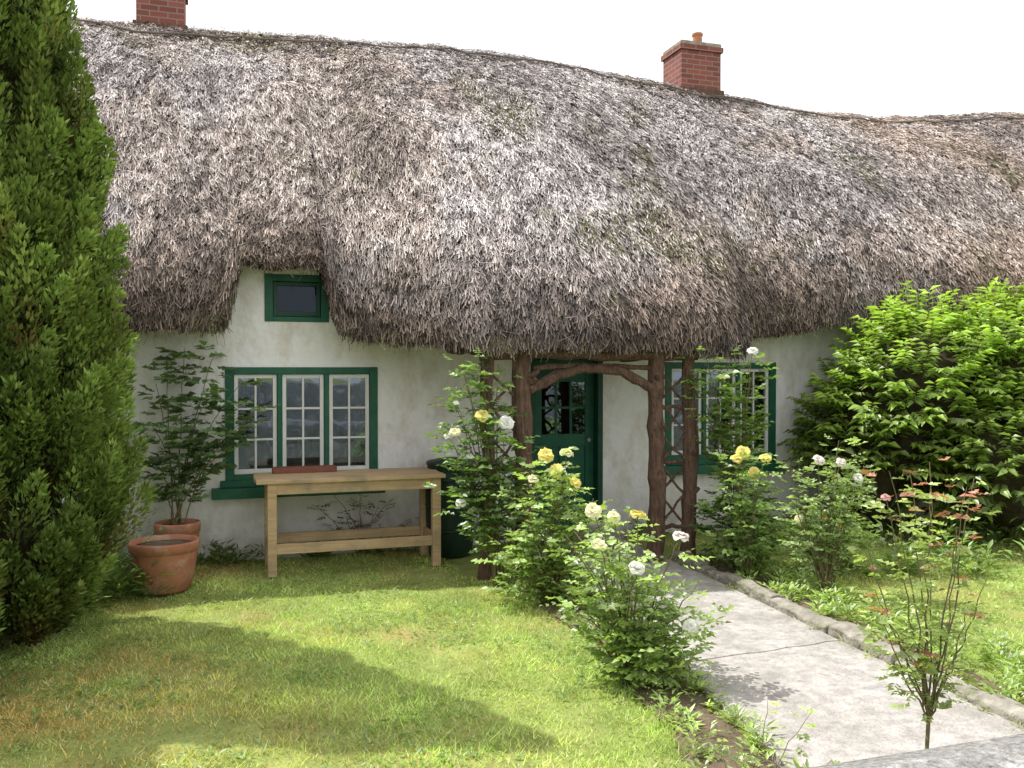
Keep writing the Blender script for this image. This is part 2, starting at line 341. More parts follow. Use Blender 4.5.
def straws(name,X,s,L,W,jit,lift,extra=None,colmul=1.0,detail=True):
    n=len(X); Pp,Ts,Tx,Nn,sp=roof_frame(X,s,detail)
    a=(rng.normal(0,jit,n)+(vnoise(X*2,s*6,19)-.5)*.5)[:,None]; l=lift(n)[:,None]
    D=nrm(-Ts*np.cos(a)+Tx*np.sin(a)+Nn*l)
    if extra is not None: Pp=Pp+extra
    Pp=Pp+Nn*(rng.uniform(-.03,.02,n)[:,None])
    S=nrm(np.cross(D,Nn)+Nn*rng.normal(0,.5,(n,1)))
    L=L[:,None];W=W[:,None]
    v=np.empty((n,4,3)); v[:,0]=Pp-S*W/2; v[:,1]=Pp+S*W/2; v[:,2]=Pp+D*L+S*W*.35; v[:,3]=Pp+D*L-S*W*.35
    base=np.array([.80,.72,.695])
    tone=.32+1.05*rng.random(n)**1.3
    mott=.52+.90*fbm(X*1.2,s*6,61)
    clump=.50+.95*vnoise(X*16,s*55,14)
    low=.33+.67*ss(0.02,.32,s)  # shade of the steep eave painted into the straw colour
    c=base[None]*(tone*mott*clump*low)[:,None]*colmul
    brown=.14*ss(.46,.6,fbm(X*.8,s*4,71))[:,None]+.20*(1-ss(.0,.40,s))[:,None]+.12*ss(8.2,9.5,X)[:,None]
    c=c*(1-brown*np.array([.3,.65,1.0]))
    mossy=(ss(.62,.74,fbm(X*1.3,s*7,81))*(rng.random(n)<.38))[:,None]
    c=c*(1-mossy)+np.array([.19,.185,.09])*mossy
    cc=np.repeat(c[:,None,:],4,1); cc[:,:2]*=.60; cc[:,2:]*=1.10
    mesh_np(name,v.reshape(-1,3),np.arange(n*4).reshape(-1,4),M_straw,cc.reshape(-1,3),house)
n=820000
X=rng.uniform(-3.0,16.5,n); s=rng.random(n)
_,_,_,_,sp=roof_frame(X,s)
dens=sp/ sp.max()*np.clip(9/(8+.45*(X+1)),0,1)
k=rng.random(n)<dens; X=X[k]; s=s[k]; n=len(X); nstraw=n
shag=1-.5*ss(2,6,X)
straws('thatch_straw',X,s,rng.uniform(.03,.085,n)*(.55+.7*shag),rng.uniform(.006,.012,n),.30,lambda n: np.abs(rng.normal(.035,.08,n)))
n=10000; X=rng.uniform(-3.0,14,n); s=rng.random(n)*.95
straws('loose_straw',X,s,rng.uniform(.08,.22,n),rng.uniform(.004,.007,n),.9,lambda n: np.abs(rng.normal(.05,.07,n)),colmul=1.1)
n=70000; X=rng.uniform(-3.0,12,n); s=rng.uniform(.0,.03,n)
ex=np.zeros((n,3)); ex[:,1]=rng.random(n)**1.5*.30; ex[:,2]=rng.uniform(-.0,.06,n)
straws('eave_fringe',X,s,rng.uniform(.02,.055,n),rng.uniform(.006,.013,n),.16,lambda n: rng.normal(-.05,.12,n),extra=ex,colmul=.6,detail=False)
mb=MB()
Xs=np.arange(-8,18,.25); P,Ts,Tx,Nn,_=roof_frame(Xs,np.full(len(Xs),.885)); P=P+Nn*(.045+.012*rng.standard_normal((len(Xs),1)))
mb.tube([tuple(p) for p in P],.013,6)
mb.obj('ridge_rods',[M_rod],house)
n=20000; X=rng.uniform(-3.0,17,n); s=rng.uniform(.89,1.0,n)
straws('ridge_straw',X,s,rng.uniform(.05,.10,n),rng.uniform(.008,.013,n),.35,lambda n: np.abs(rng.normal(.05,.07,n)),extra=np.array([[0,0,.03]]),colmul=.8)

# walls
ops=[(.08,1.51,.77,1.85),(.455,1.02,2.33,2.77),(3.2,4.05,-.05,2.05),(4.85,6.25,.82,1.91),(9.3,10.6,.85,1.95)]
xb=set(np.round(np.arange(-7.6,17.7,.16),3)); zb=set(np.round(np.arange(-.05,3.05,.13),3))
for o in ops:
    for x in list(xb):
        if abs(x-o[0])<.07 or abs(x-o[1])<.07: xb.discard(x)
    for z_ in list(zb):
        if abs(z_-o[2])<.05 or abs(z_-o[3])<.05: zb.discard(z_)
for o in ops: xb|={o[0],o[1]}; zb|={o[2],o[3]}
xb=sorted(xb); zb=sorted(zb); V=[];F=[];idx={}
def wv(i,j):
    k=(i,j)
    if k not in idx:
        x=xb[i];z_=zb[j]
        dmin=min(max(o[0]-x,x-o[1],o[2]-z_,z_-o[3]) for o in ops)
        y=(float(fbm(x*1.5,z_*1.5,90))-.5)*.08*min(1,max(0,dmin)/.15)
        idx[k]=len(V); V.append((x,y,z_))
    return idx[k]
def inop(x,z_): return any(o[0]<x<o[1] and o[2]<z_<o[3] for o in ops)
for i in range(len(xb)-1):
    for j in range(len(zb)-1):
        if inop((xb[i]+xb[i+1])/2,(zb[j]+zb[j+1])/2): continue
        F.append((wv(i,j),wv(i+1,j),wv(i+1,j+1),wv(i,j+1)))
for o in ops:
    b=len(V); dpt=.35
    V+=[(o[0],0,o[2]),(o[1],0,o[2]),(o[1],0,o[3]),(o[0],0,o[3]),(o[0],dpt,o[2]),(o[1],dpt,o[2]),(o[1],dpt,o[3]),(o[0],dpt,o[3])]
    for q in ((0,1,5,4),(1,2,6,5),(2,3,7,6),(3,0,4,7)): F.append(tuple(b+i for i in q))
mesh_np('front_wall',V,F,M_wall,parent=house)
mb=MB(); mb.box(-7.6,17.6,6.8,7.1,-.05,2.9); mb.box(-7.9,-7.6,0,7.1,-.05,2.6); mb.box(17.6,17.9,0,7.1,-.05,2.6)
mb.obj('rear_walls',[M_wall],house)
mb=MB(); mb.box(-7.5,17.5,.36,6.7,-.04,.0); mb.box(-7.5,17.5,2.2,2.3,2.0+.0,3.0); mb.box(-7.5,17.5,2.35,2.4,0.001,2.9)
mb.obj('interior',[M_dark],house)

def window(x0,x1,z0,z1,ncase,cols,rws,name,frame=M_green,white=M_white,yf=.03,curt=True,outer=.05,glass=M_glass):
    mb=MB(); y0=yf-.045;y1=yf+.06; o=outer
    mb.box(x0-.03,x0+o,y0,y1,z0,z1+.03); mb.box(x1-o,x1+.03,y0,y1,z0,z1+.03)
    mb.box(x0+o,x1-o,y0+.003,y1,z1-o+.01,z1+.028); mb.box(x0+o,x1-o,y0+.003,y1,z0,z0+o)
    iw=(x1-x0-2*o); mw=.045; cw=(iw-mw*(ncase-1))/ncase
    wb=MB(); gb=MB()
    for c in range(ncase):
        a=x0+o+c*(cw+mw); b_=a+cw
        if c>0: mb.box(a-mw,a,y0+.005,y1,z0+o,z1-o+.01)
        zz0=z0+o; zz1=z1-o+.01; f=.042; g0=yf-.012; g1=yf+.035
        wb.box(a+.004,a+f,g0,g1,zz0+.004,zz1-.004); wb.box(b_-f,b_-.004,g0,g1,zz0+.004,zz1-.004)
        wb.box(a+f,b_-f,g0+.002,g1,zz1-f,zz1-.004); wb.box(a+f,b_-f,g0+.002,g1,zz0+.004,zz0+f+.01)
        for k in range(1,cols):
            x=a+f+(cw-2*f)*k/cols; wb.box(x-.010,x+.010,g0+.006,g1-.012,zz0+f,zz1-f)
        for k in range(1,rws):
            z_=zz0+f+(zz1-zz0-2*f)*k/rws; wb.box(a+f,b_-f,g0+.009,g1-.014,z_-.010,z_+.010)
        gb.box(a+f-.004,b_-f+.004,yf+.012,yf+.016,zz0+f-.004,zz1-f+.004)
    mb.obj(name+'_frame',[frame],house,bevel=.004); wb.obj(name+'_casements',[white],house,bevel=.003); gb.obj(name+'_glass',[glass],house)
    if curt:
        V=[];F=[]; w_=x1-x0
        for (ca,cb_,top,ymul) in ((x0+.02,x0+.02+w_*.10,z1,1),(x1-.02-w_*.10,x1-.02,z1,1),(x0+.02,x1-.02,z0+(z1-z0)*.30,.6)):
            b=len(V); K=50
            for k in range(K+1):
                x=ca+(cb_-ca)*k/K; y=.26+(.018*math.sin(k*1.1)+.008*math.sin(k*2.7))+(.03 if ymul<1 else 0)
                V+=[(x,y,z0),(x,y,top+.01*math.sin(k*.9))]
            for k in range(K): F.append((b+2*k,b+2*k+2,b+2*k+3,b+2*k+1))
        mesh_np(name+'_curtains',V,F,M_curtain,parent=house,smooth=True)
window(.08,1.51,.77,1.85,3,2,3,'triple_window')
window(.455,1.02,2.33,2.77,1,1,1,'attic_window',frame=M_green,white=M_dgreen,curt=False,glass=M_glass2)
window(4.85,6.25,.82,1.91,3,2,3,'side_window')
window(9.3,10.6,.85,1.95,3,2,3,'end_window')
mb=MB(); mb.box(.46,1.01,.30,.32,2.30,2.80); mb.obj('attic_backing',[M_dark],house)  # dark panel just behind the attic glass, in the interior material
mb=MB(); mb.box(-.08,1.60,-.11,.03,.60,.70); mb.box(4.78,6.34,-.11,.03,.66,.76); mb.box(-.0,1.56,-.03,.02,.70,.77); mb.box(4.83,6.28,-.03,.02,.76,.82)
mb.obj('window_sills',[M_green],house,bevel=.008)
mb=MB(); yd=.10
mb.box(3.2,3.26,-.01,.16,0,2.04,1); mb.box(3.99,4.05,-.01,.16,0,2.04,1); mb.box(3.26,3.99,-.008,.16,1.97,2.04,1)
x0,x1=3.265,3.985
mb.box(x0,x0+.1,yd,yd+.045,.02,1.965); mb.box(x1-.1,x1,yd,yd+.045,.02,1.965)
for a,b_ in ((.02,.22),(1.0,1.14),(1.72,1.965)): mb.box(x0+.1,x1-.1,yd+.002,yd+.043,a,b_)
mb.box(x0+.31,x1-.31,yd+.003,yd+.042,.22,1.0)
mb.box(x0+.1,x0+.31,yd+.018,yd+.03,.22,1.0); mb.box(x1-.31,x1-.1,yd+.018,yd+.03,.22,1.0)
for k in (1,2):
    x=x0+.1+(x1-x0-.2)*k/3; mb.box(x-.013,x+.013,yd+.006,yd+.035,1.14,1.72)
mb.box(x0+.1,x1-.1,yd+.009,yd+.032,1.42,1.446)
mb.obj('front_door',[M_green,M_dgreen],house,bevel=.004)
mb=MB(); mb.box(x0+.1,x1-.1,yd+.018,yd+.022,1.14,1.72); mb.obj('door_glass',[M_glass],house)
mb=MB(); mb.lathe([(.0,0),(.022,0),(.028,.012),(.02,.03),(.0,.036)],(0,0,0),16); o=mb.obj('door_knob',[M_zinc],house,smooth=True)
o.matrix_parent_inverse=Matrix.Translation(-Vector(house.location)); o.rotation_euler=(math.radians(90),0,0); o.location=(3.92,yd,1.07)
mb=MB(); mb.box(3.12,4.12,-.42,0.05,-.04,.10); mb.obj('door_step',[M_kerb],house,bevel=.015)
# porch, rustic timber
mb=MB(); zt=2.05
def post(x,y,r,z1=zt,lean=0):
    n=18; pts=[];rd=[]; ph=random.uniform(0,6)
    for i in range(n):
        t=i/(n-1); pts.append((x+lean*t+.014*math.sin(t*7+ph)+random.uniform(-.006,.006),y+random.uniform(-.008,.008),-.03+(z1+.03)*t)); rd.append(r*(1.14-.22*t)*random.uniform(.88,1.14))
    mb.tube(pts,rd,14,jit=.09)
    for _ in range(3):
        z_=random.uniform(.4,1.8); a=random.uniform(2.5,6.5); mb.tube([(x,y,z_),(x+math.cos(a)*r*1.1,y+math.sin(a)*r*1.1,z_+.03),(x+math.cos(a)*r*1.6,y+math.sin(a)*r*1.6,z_+.06)],[.03,.026,.02],8)
YP=-1.51
post(2.26,YP,.062,lean=.02); post(2.62,YP,.080,lean=-.03); post(3.93,YP,.078,lean=.02); post(4.29,YP,.066)
def stick(a,b_,r,n=7,bend=0,jit=.08,wob=.012):
    a=Vector(a);b_=Vector(b_);pts=[]
    for i in range(n):
        t=i/(n-1); p=a.lerp(b_,t)+Vector((random.uniform(-wob,wob),random.uniform(-wob,wob),random.uniform(-wob,wob)+bend*math.sin(math.pi*t)**.8)); pts.append(p)
    mb.tube(pts,[r*random.uniform(.88,1.12) for _ in pts],9,jit=jit)
stick((2.2,YP,2.0),(4.36,YP,2.0),.06,12)
stick((2.28,YP,2.03),(2.28,-.02,2.06),.045); stick((4.28,YP,2.0),(4.28,-.02,2.0),.055)
stick((2.66,YP-.02,1.66),(3.90,YP-.02,1.66),.046,20,bend=.21)
stick((2.70,YP,1.87),(3.88,YP,1.87),.025,9,bend=.02)
for xa,xb_ in ((2.31,2.57),(3.99,4.24)):
    for z_ in (.35,.97,1.5): stick((xa,YP,z_),(xb_,YP,z_+random.uniform(-.02,.02)),.02,5)
    for k in range(5):
        z_=.38+k*.29; w1=random.uniform(-.03,.03)
        stick((xa,YP+.012,z_+w1),(xb_,YP+.012,z_+.27),.013,5); stick((xb_,YP-.012,z_-w1),(xa,YP-.012,z_+.27),.013,5)
mb.obj('rustic_porch',[M_bark],house,smooth=False)
mb=MB(); mb.box(2.3,4.4,-1.5,-.02,2.09,2.13); mb.obj('porch_ceiling',[M_bark],house)

def chimney(x,y,zb,zt,w,dp,pots,name,fl):
    mb=MB(); mb.box(x-w/2,x+w/2,y-dp/2,y+dp/2,zb,zt-.14)
    mb.box(x-w/2-.03,x+w/2+.03,y-dp/2-.03,y+dp/2+.03,zt-.14,zt-.06); mb.box(x-w/2-.005,x+w/2+.005,y-dp/2-.005,y+dp/2+.005,zt-.06,zt,1)
    mb.box(x-w/2-.04,x+w/2+.04,y-dp/2-.04,y+dp/2+.04,zb,fl,2)
    for px,r,h in pots: mb.lathe([(r*.9,0),(r,.03),(r*.86,.06),(r*.8,h-.05),(r*.95,h-.04),(r*.95,h),(r*.7,h),(r*.65,.05)],(x+px,y,zt),20,3)
    mb.obj(name,[M_brick,M_kerb,M_bark,M_terra],house,bevel=.006)
chimney(7.05,3.4,5.55,6.88,.68,.6,[(.10,.09,.24),(-.14,.07,.09)],'chimney_stack',6.16)
chimney(-.70,3.55,5.7,6.95,.58,.6,[(0,.11,.3)],'chimney_stack',6.3)

# ---------------------------------------------------------------- table
tb=group('wooden_table',(1.2,-.6,0)); mb=MB()
x0,x1,y0,y1,zt=.30,2.02,-.97,-.30,.87
for k in range(4):
    a=y0+(y1-y0)*k/4; mb.box(x0+random.uniform(-.008,.004),x1+random.uniform(-.004,.008),a+.003,a+(y1-y0)/4-.003,zt-.035,zt+random.uniform(-.001,.002))
lx=[(x0+.10,x0+.18),(x1-.12,x1-.04)]
for a,b_ in lx:
    mb.box(a,b_,y0+.03,y0+.11,0,zt-.035); mb.box(a,b_,y1-.11,y1-.03,0,zt-.035)
mb.box(x0+.18,x1-.12,y0+.04,y0+.07,zt-.135,zt-.037); mb.box(x0+.18,x1-.12,y1-.07,y1-.04,zt-.135,zt-.037)
mb.box(x0+.12,x0+.15,y0+.11,y1-.11,zt-.135,zt-.037); mb.box(x1-.09,x1-.06,y0+.11,y1-.11,zt-.135,zt-.037)
mb.box(x0+.18,x1-.12,y0+.035,y0+.075,.20,.29); mb.box(x0+.12,x0+.16,y0+.11,y1-.11,.20,.29); mb.box(x1-.10,x1-.06,y0+.11,y1-.11,.20,.29); mb.box(x0+.18,x1-.12,y1-.075,y1-.035,.20,.29)
mb.obj('table_frame',[M_wood],tb,bevel=.004)
bx=group('seed_box',(.8,-.3,.87)); mb=MB()
mb.box(.47,1.07,-.46,-.445,.873,.925); mb.box(.47,1.07,-.335,-.32,.873,.925); mb.box(.47,.485,-.445,-.335,.873,.925); mb.box(1.055,1.07,-.445,-.335,.873,.925); mb.box(.485,1.055,-.445,-.335,.876,.91)
mb.obj('tray',[M_redwood],bx,bevel=.003)

def pot(name,x,y,r,h,z0=0):
    e=group(name,(x,y,z0)); mb=MB()
    mb.lathe([(r*.70,0),(r*.76,.02),(r*.88,h*.3),(r*.96,h*.6),(r*.98,h*.78),(r*.98,h*.80),(r*1.04,h*.82),(r*1.06,h*.97),(r*1.03,h),(r*.95,h),(r*.90,h*.9)],(x,y,z0),40,0)
    mb.obj('pot_body',[M_terra],e,smooth=True)
    mb=MB(); mb.lathe([(r*.91,h*.9),(r*.5,h*.94),(.001,h*.95)],(x,y,z0),24,0); mb.obj('pot_soil',[M_soil],e,smooth=True)
    return e
pot('terracotta_pot',-.45,-1.12,.27,.42)
pot('terracotta_pot',-.37,-.50,.19,.47)
e=group('water_butt',(2.2,-.42,0)); mb=MB()
mb.lathe([(.20,0),(.22,.02),(.25,.35),(.255,.6),(.245,.8),(.23,.90),(.242,.905),(.242,.93),(.235,.94),(.1,.97),(.001,.975)],(2.2,-.42,0),32)
for z_ in (.25,.5,.75): mb.lathe([(.25,z_),(.263,z_+.012),(.25,z_+.024)],(2.2,-.42,0),32)
mb.obj('barrel',[M_butt],e,smooth=True)
e=group('metal_bucket',(3.62,-.95,0)); mb=MB()
mb.lathe([(.11,.035),(.15,.30),(.156,.31),(.15,.312),(.145,.30),(.105,.06),(.001,.055)],(3.62,-.95,0),28)
mb.tube([(3.62+.15*math.cos(a),-.95,.305+.15*math.sin(a)) for a in np.linspace(0,math.pi,12)],.005,6)
mb.obj('bucket_body',[M_zinc],e,smooth=True)

# ---------------------------------------------------------------- roses & shrubs
def rose(name,base,targets,nnode,blooms,seed,z0=0,leaf=.055,col=(.12,.20,.055),tip=None,spread=.06,cr=.008,tmin=.25,petiole=.10,sag=.0,trunk=0,extra=0):
    r=np.random.default_rng(seed); e=group(name,(base[0],base[1],0)); mb=MB(); curves=[]
    B=np.array([base[0],base[1],z0])
    def W(l,dp,z): return np.array([base[0]+l*R2[0]+dp*F2[0],base[1]+l*R2[1]+dp*F2[1],z])
    jb=.05
    if trunk:
        mb.tube([(base[0]-.03,base[1],-.03),(base[0]+.01,base[1],z0*.35),(base[0]-.01,base[1],z0*.7),(base[0],base[1],z0+.01)],[trunk*1.3,trunk,trunk*.9,trunk*.85],7); jb=.006
    tg=list(targets)
    for k in range(extra):
        t=targets[r.integers(len(targets))]; tg.append((t[0]+r.normal(0,.08),t[1]+r.normal(0,.12),max(.1,t[2]+r.normal(0,.09))))
    allT=[(t,False) for t in tg]+[(b_[:3],True) for b_ in blooms]
    for (l,dp,z_),isb in allT:
        T=W(l,dp,z_); st=B+np.array([r.uniform(-jb,jb),r.uniform(-jb,jb),0])
        mid=st*.5+T*.5+np.array([r.uniform(-.08,.08),r.uniform(-.08,.08),.0]); mid[:2]=mid[:2]*.6+st[:2]*.4; mid[2]+=.12*abs(z_)*(0 if trunk else 1)
        if trunk: mid[:2]+=(T[:2]-st[:2])*r.uniform(0,.35)
        ts=np.linspace(0,1,12)[:,None]; c=(1-ts)**2*st+2*ts*(1-ts)*mid+ts**2*T
        c[1:-1]+=r.normal(0,.006,(10,3)); curves.append(c)
        mb.tube([tuple(p) for p in c],list(np.linspace(cr,cr*.35,12)),5,caps=False)
    mb.obj('canes',[M_cane],e,smooth=True)
    P=[];D=[];Nn=[];L=[];C=[]
    for k in range(nnode):
        c=curves[r.integers(len(curves))]; t=tmin+(1-tmin)*r.random()**.8; f=t*11; i=min(int(f),10); p=c[i]*(1-(f-i))+c[i+1]*(f-i)
        a=r.uniform(0,6.283); dirv=np.array([math.cos(a),math.sin(a),r.uniform(-.1,.7)]); dirv/=np.linalg.norm(dirv)
        off=r.random()*spread; p=p+dirv*off; pl=petiole*r.uniform(.7,1.3)
        side=np.cross(dirv,[0,0,1]); side/=np.linalg.norm(side)+1e-9
        shade=r.uniform(.55,1.5)*(.65+.45*t); cc=np.array(col)*shade
        if tip is not None and t>.78 and r.random()<.4: cc=np.array(tip)*shade
        nv=np.array([r.normal(0,.5),r.normal(0,.5),1.0]); lf=leaf*r.uniform(.65,1.3)
        for (fr,sd) in ((.35,1),(.35,-1),(.7,1),(.7,-1),(1.0,0)):
            P.append(p+dirv*pl*fr-np.array([0,0,.02*fr+sag*fr])); D.append(dirv*.6+side*sd*.9+np.array([0,0,-.15]) if sd else dirv)
            Nn.append(nv); L.append(lf*r.uniform(.8,1.15)); C.append(cc*r.uniform(.85,1.15))
    if P:
        L=np.array(L); leafmesh('leaves',P,D,Nn,L,L*.68,C,M_leaf,e)
    if blooms:
        V=[];Fc=[];Cc=[]
        for bl in blooms:
            c=W(*bl[:3]); R_=bl[4]*r.uniform(.85,1.05); pc=np.array(bl[3]); ax=np.array([r.normal(0,.35)-F2[0]*.6,r.normal(0,.35)-F2[1]*.7,1.0]); ax/=np.linalg.norm(ax)
            u=np.cross(ax,[1,0,0]); u/=np.linalg.norm(u); w=np.cross(ax,u)
            for ring,(np_,tilt,ln,sh) in enumerate(((6,.15,1.0,1.0),(6,.55,.92,.97),(5,.95,.75,.94),(4,1.3,.55,.88))):
                for q in range(np_):
                    an=2*math.pi*(q+ring*.5)/np_+r.uniform(-.15,.15); rd=u*math.cos(an)+w*math.sin(an); tg_=-u*math.sin(an)+w*math.cos(an)
                    tl=tilt+r.uniform(-.2,.2); b0=len(V); lr=ln*r.uniform(.85,1.1)
                    for (f,wd,tt) in ((.05,.15,tl+.5),(.55,.62,tl+.25),(.9,.5,tl),(1.0,.2,tl-.3)):
                        pp=c+(rd*math.cos(tt)+ax*math.sin(tt))*R_*lr*f; hw=tg_*R_*wd*ln
                        V+=[pp-hw+ax*R_*.08,pp,pp+hw+ax*R_*.08]
                        Cc+=[pc*sh*(.85+.15*f)]*3
                    for a_ in range(3):
                        for b_ in range(2): q0=b0+a_*3+b_; Fc.append((q0,q0+1,q0+4,q0+3))
        mesh_np('blooms',np.array(V),np.array(Fc),M_petal,np.array(Cc),e,smooth=True)
    return e
YEL=(.95,.84,.28); CRM=(.94,.91,.60); WHT=(.93,.93,.86); PNK=(.93,.85,.80)
LG=(.34,.46,.15)
rose('climbing_rose',(2.28,-1.80),[(-.4,.1,1.2),(-.3,0,1.85),(-.15,.1,1.98),(.0,0,1.9),(.18,0,1.2),(-.45,.1,.8),(-.3,0,1.05),(.2,-.1,.8),(-.15,-.1,.9),(.1,0,1.0),(-.42,.1,1.6),(.25,-.1,.5)],560,
     [(-.13,-.2,1.46,YEL,.066),(.07,-.2,1.40,WHT,.066),(-.36,-.15,1.32,CRM,.055),(-.31,-.2,.73,WHT,.05),(-.42,-.1,1.28,WHT,.045)],11,leaf=.065,spread=.17,col=(.20,.31,.10),extra=5)
rose('rose_bush',(2.50,-2.55),[(-.3,0,.9),(-.2,.1,.55),(.35,0,.55),(.25,-.1,.75),(-.4,0,.4),(.1,.1,.95),(.5,0,.35),(0,0,1.05),(-.1,-.2,.6),(.2,.2,.85),(-.25,-.1,.2),(.3,-.2,.2)],640,
     [(-.06,-.08,1.18,YEL,.065),(.10,-.08,1.19,CRM,.07),(.02,-.15,1.07,YEL,.065),(-.16,-.15,1.0,CRM,.05),(.30,-.25,.74,CRM,.06),(.42,-.25,.68,YEL,.055),(.16,-.2,.98,YEL,.05)],12,spread=.15,leaf=.056,col=LG,extra=12)
rose('rose_bush',(2.30,-4.38),[(-.3,0,.75),(-.38,.1,.5),(.25,0,.6),(.33,-.1,.25),(.1,0,.45),(-.15,0,.9),(-.25,0,.3),(.05,-.1,.3),(.28,.15,.45),(-.38,.2,.85),(.2,-.2,.12),(.36,-.1,.4),(-.1,-.2,.15),(-.05,.4,.8),(.1,.5,.6)],740,
     [(.03,-.1,1.0,YEL,.055),(-.22,0,1.02,CRM,.055),(-.10,0,.98,CRM,.05),(-.2,-.15,.84,CRM,.05),(.01,-.2,.72,WHT,.052),(.29,-.05,.87,PNK,.062),(.33,-.15,.37,WHT,.05)],13,leaf=.048,col=LG,spread=.14,extra=16)
rose('rose_bush',(4.38,-2.35),[(-.2,0,.7),(.25,0,.8),(.1,0,.5),(-.1,0,.9),(.3,.1,.45),(-.25,.1,.4)],300,
     [(-.05,-.1,1.13,YEL,.066),(.14,-.1,1.08,YEL,.06),(.03,-.15,.97,YEL,.055),(-.12,-.15,1.08,YEL,.05)],14,leaf=.055,spread=.14,col=(.28,.40,.13),extra=6)
rose('rose_bush',(4.68,-3.05),[(-.3,0,1.05),(-.2,.1,.8),(.2,0,1.0),(.35,0,.85),(0,0,.7),(.3,.1,.5),(-.25,0,.45),(.1,0,1.15)],460,
     [(-.08,-.05,1.12,PNK,.05),(.1,-.05,1.10,PNK,.045),(.22,-.1,.98,WHT,.045),(-.22,0,.64,CRM,.04)],15,leaf=.048,col=(.34,.45,.19),spread=.13,extra=8)
rose('rose_shrub',(2.59,-6.42),[(-.2,.1,1.15),(-.08,0,1.46),(.1,0,1.25),(.22,0,1.05),(-.17,.1,.98),(.05,.1,1.38),(.2,.1,.92),(.14,0,1.4),(-.12,0,.8),(.14,.05,.72)],330,
     [(-.17,0,1.36,(.75,.45,.42),.02)],16,z0=.50,trunk=.009,leaf=.030,col=(.36,.46,.15),tip=(.42,.18,.11),spread=.07,cr=.0045,tmin=.15,petiole=.05,extra=4)
rose('rose_shrub',(1.98,-6.1),[(-.1,.2,.42),(.12,.1,.5),(.3,.1,.45),(.0,.1,.3),(.35,.0,.3)],60,[],26,leaf=.026,col=(.36,.46,.15),spread=.03,cr=.003,tmin=.3,petiole=.04)
rose('climbing_rose',(4.62,-1.85),[(-.30,.05,1.98),(-.1,.05,2.04),(.12,.1,1.98),(-.22,.1,1.75),(.05,0,1.65),(-.15,.1,1.35),(.15,.1,1.8),(-.5,.05,1.95)],330,[(.1,-.1,2.02,WHT,.062),(-.18,-.1,1.78,CRM,.045)],17,leaf=.068,spread=.14,col=(.22,.33,.09),extra=4,tmin=.35)
rose('climbing_plant',(-.36,-.48),[(-.28,.2,1.72),(-.03,.25,2.05),(.25,.3,2.03),(.60,.3,1.45),(.40,.3,1.12),(-.2,.1,1.0),(.18,.25,1.6),(-.28,.1,1.35),(.5,.3,1.75),(.1,.1,1.25),(-.1,.1,.8),(.45,.3,1.3),(-.2,.25,1.95)],330,[],18,z0=.44,leaf=.09,spread=.15,col=(.17,.26,.11),tmin=.3,cr=.007)
rose('garden_shrub',(4.55,-1.9),[(-.2,0,.6),(.2,0,.65),(.35,.1,.5),(.1,.1,.8),(.3,-.1,.3)],300,[],19,leaf=.07,spread=.17,col=(.16,.26,.07))
rose('garden_shrub',(5.2,-2.3),[(-.2,0,.4),(.2,0,.5),(.35,.1,.4),(.1,.1,.6),(.3,-.1,.3)],260,[(.0,-.15,.52,(.85,.40,.06),.05),(.1,-.2,.46,(.85,.48,.08),.04)],20,leaf=.06,spread=.17,col=(.28,.39,.10))
rose('dry_wall_shrub',(1.35,-.16),[(-.5,0,.5),(-.3,0,.62),(0,0,.6),(.3,0,.55),(.5,0,.35),(-.15,0,.35),(-.4,0,.3),(.15,0,.45)],110,[],22,leaf=.03,spread=.08,col=(.18,.16,.09),cr=.006)

def tufts(name,pts,hgt,nl,leafL,col,seed,wd=.3):
    r=np.random.default_rng(seed); P=[];D=[];Nn=[];L=[];C=[]
    for (x,y) in pts:
        h=hgt*r.uniform(.5,1.4); sh=r.uniform(.6,1.35)
        for k in range(nl):
            a=r.uniform(0,6.283); z_=h*r.random()**1.3; rr=.10*r.random()*(h/.15)
            P.append((x+math.cos(a)*rr,y+math.sin(a)*rr,z_)); D.append((math.cos(a),math.sin(a),r.uniform(.1,1.2))); Nn.append((-math.cos(a)*.5,-math.sin(a)*.5,1.)); L.append(leafL*r.uniform(.6,1.4)); C.append(np.array(col)*sh*r.uniform(.75,1.3))
    L=np.array(L); leafmesh(name,P,D,Nn,L,L*wd,C,M_leaf)
r=np.random.default_rng(33)
pts=[(float(right_edge(y))+r.uniform(.15,.85),y) for y in r.uniform(-6.2,-1.5,170)]
tufts('bed_plants',pts,.14,28,.06,(.33,.45,.13),1,.35)
pts=[(float(left_edge(y))-r.uniform(.0,.42),y) for y in r.uniform(-6.2,-1.6,90)]
tufts('bed_weeds',pts,.10,24,.05,(.33,.45,.13),2,.35)
pts=[(float(left_edge(y))-r.uniform(-.05,.06),y) for y in r.uniform(-6.2,-1.6,70)]+[(float(right_edge(y))+r.uniform(-.03,.03),y) for y in r.uniform(-6.1,-1.6,30)]
tufts('path_edge_grass',pts,.05,26,.05,(.34,.43,.13),12,.14)
pts=[(x,-.14-r.uniform(0,.15)) for x in np.concatenate([r.uniform(-1.2,2.1,50),r.uniform(4.4,7,30)])]
tufts('wall_foot_weeds',pts,.14,20,.09,(.17,.25,.08),3,.22)
pts=[(-.95+r.normal(0,.22),-1.25+r.normal(0,.25)) for k in range(22)]
tufts('fern_clump',pts,.32,40,.12,(.20,.30,.09),4,.22)
pts=[(-.62+r.normal(0,.08),-.85+r.normal(0,.08)) for k in range(8)]
tufts('potted_bedding',pts,.55,40,.06,(.22,.30,.15),5,.4)
pts=[(x,y) for x,y in zip(r.uniform(5.2,9,30),r.uniform(-2.8,-1.9,30))]
tufts('border_plants',pts,.25,36,.09,(.24,.36,.10),6,.35)

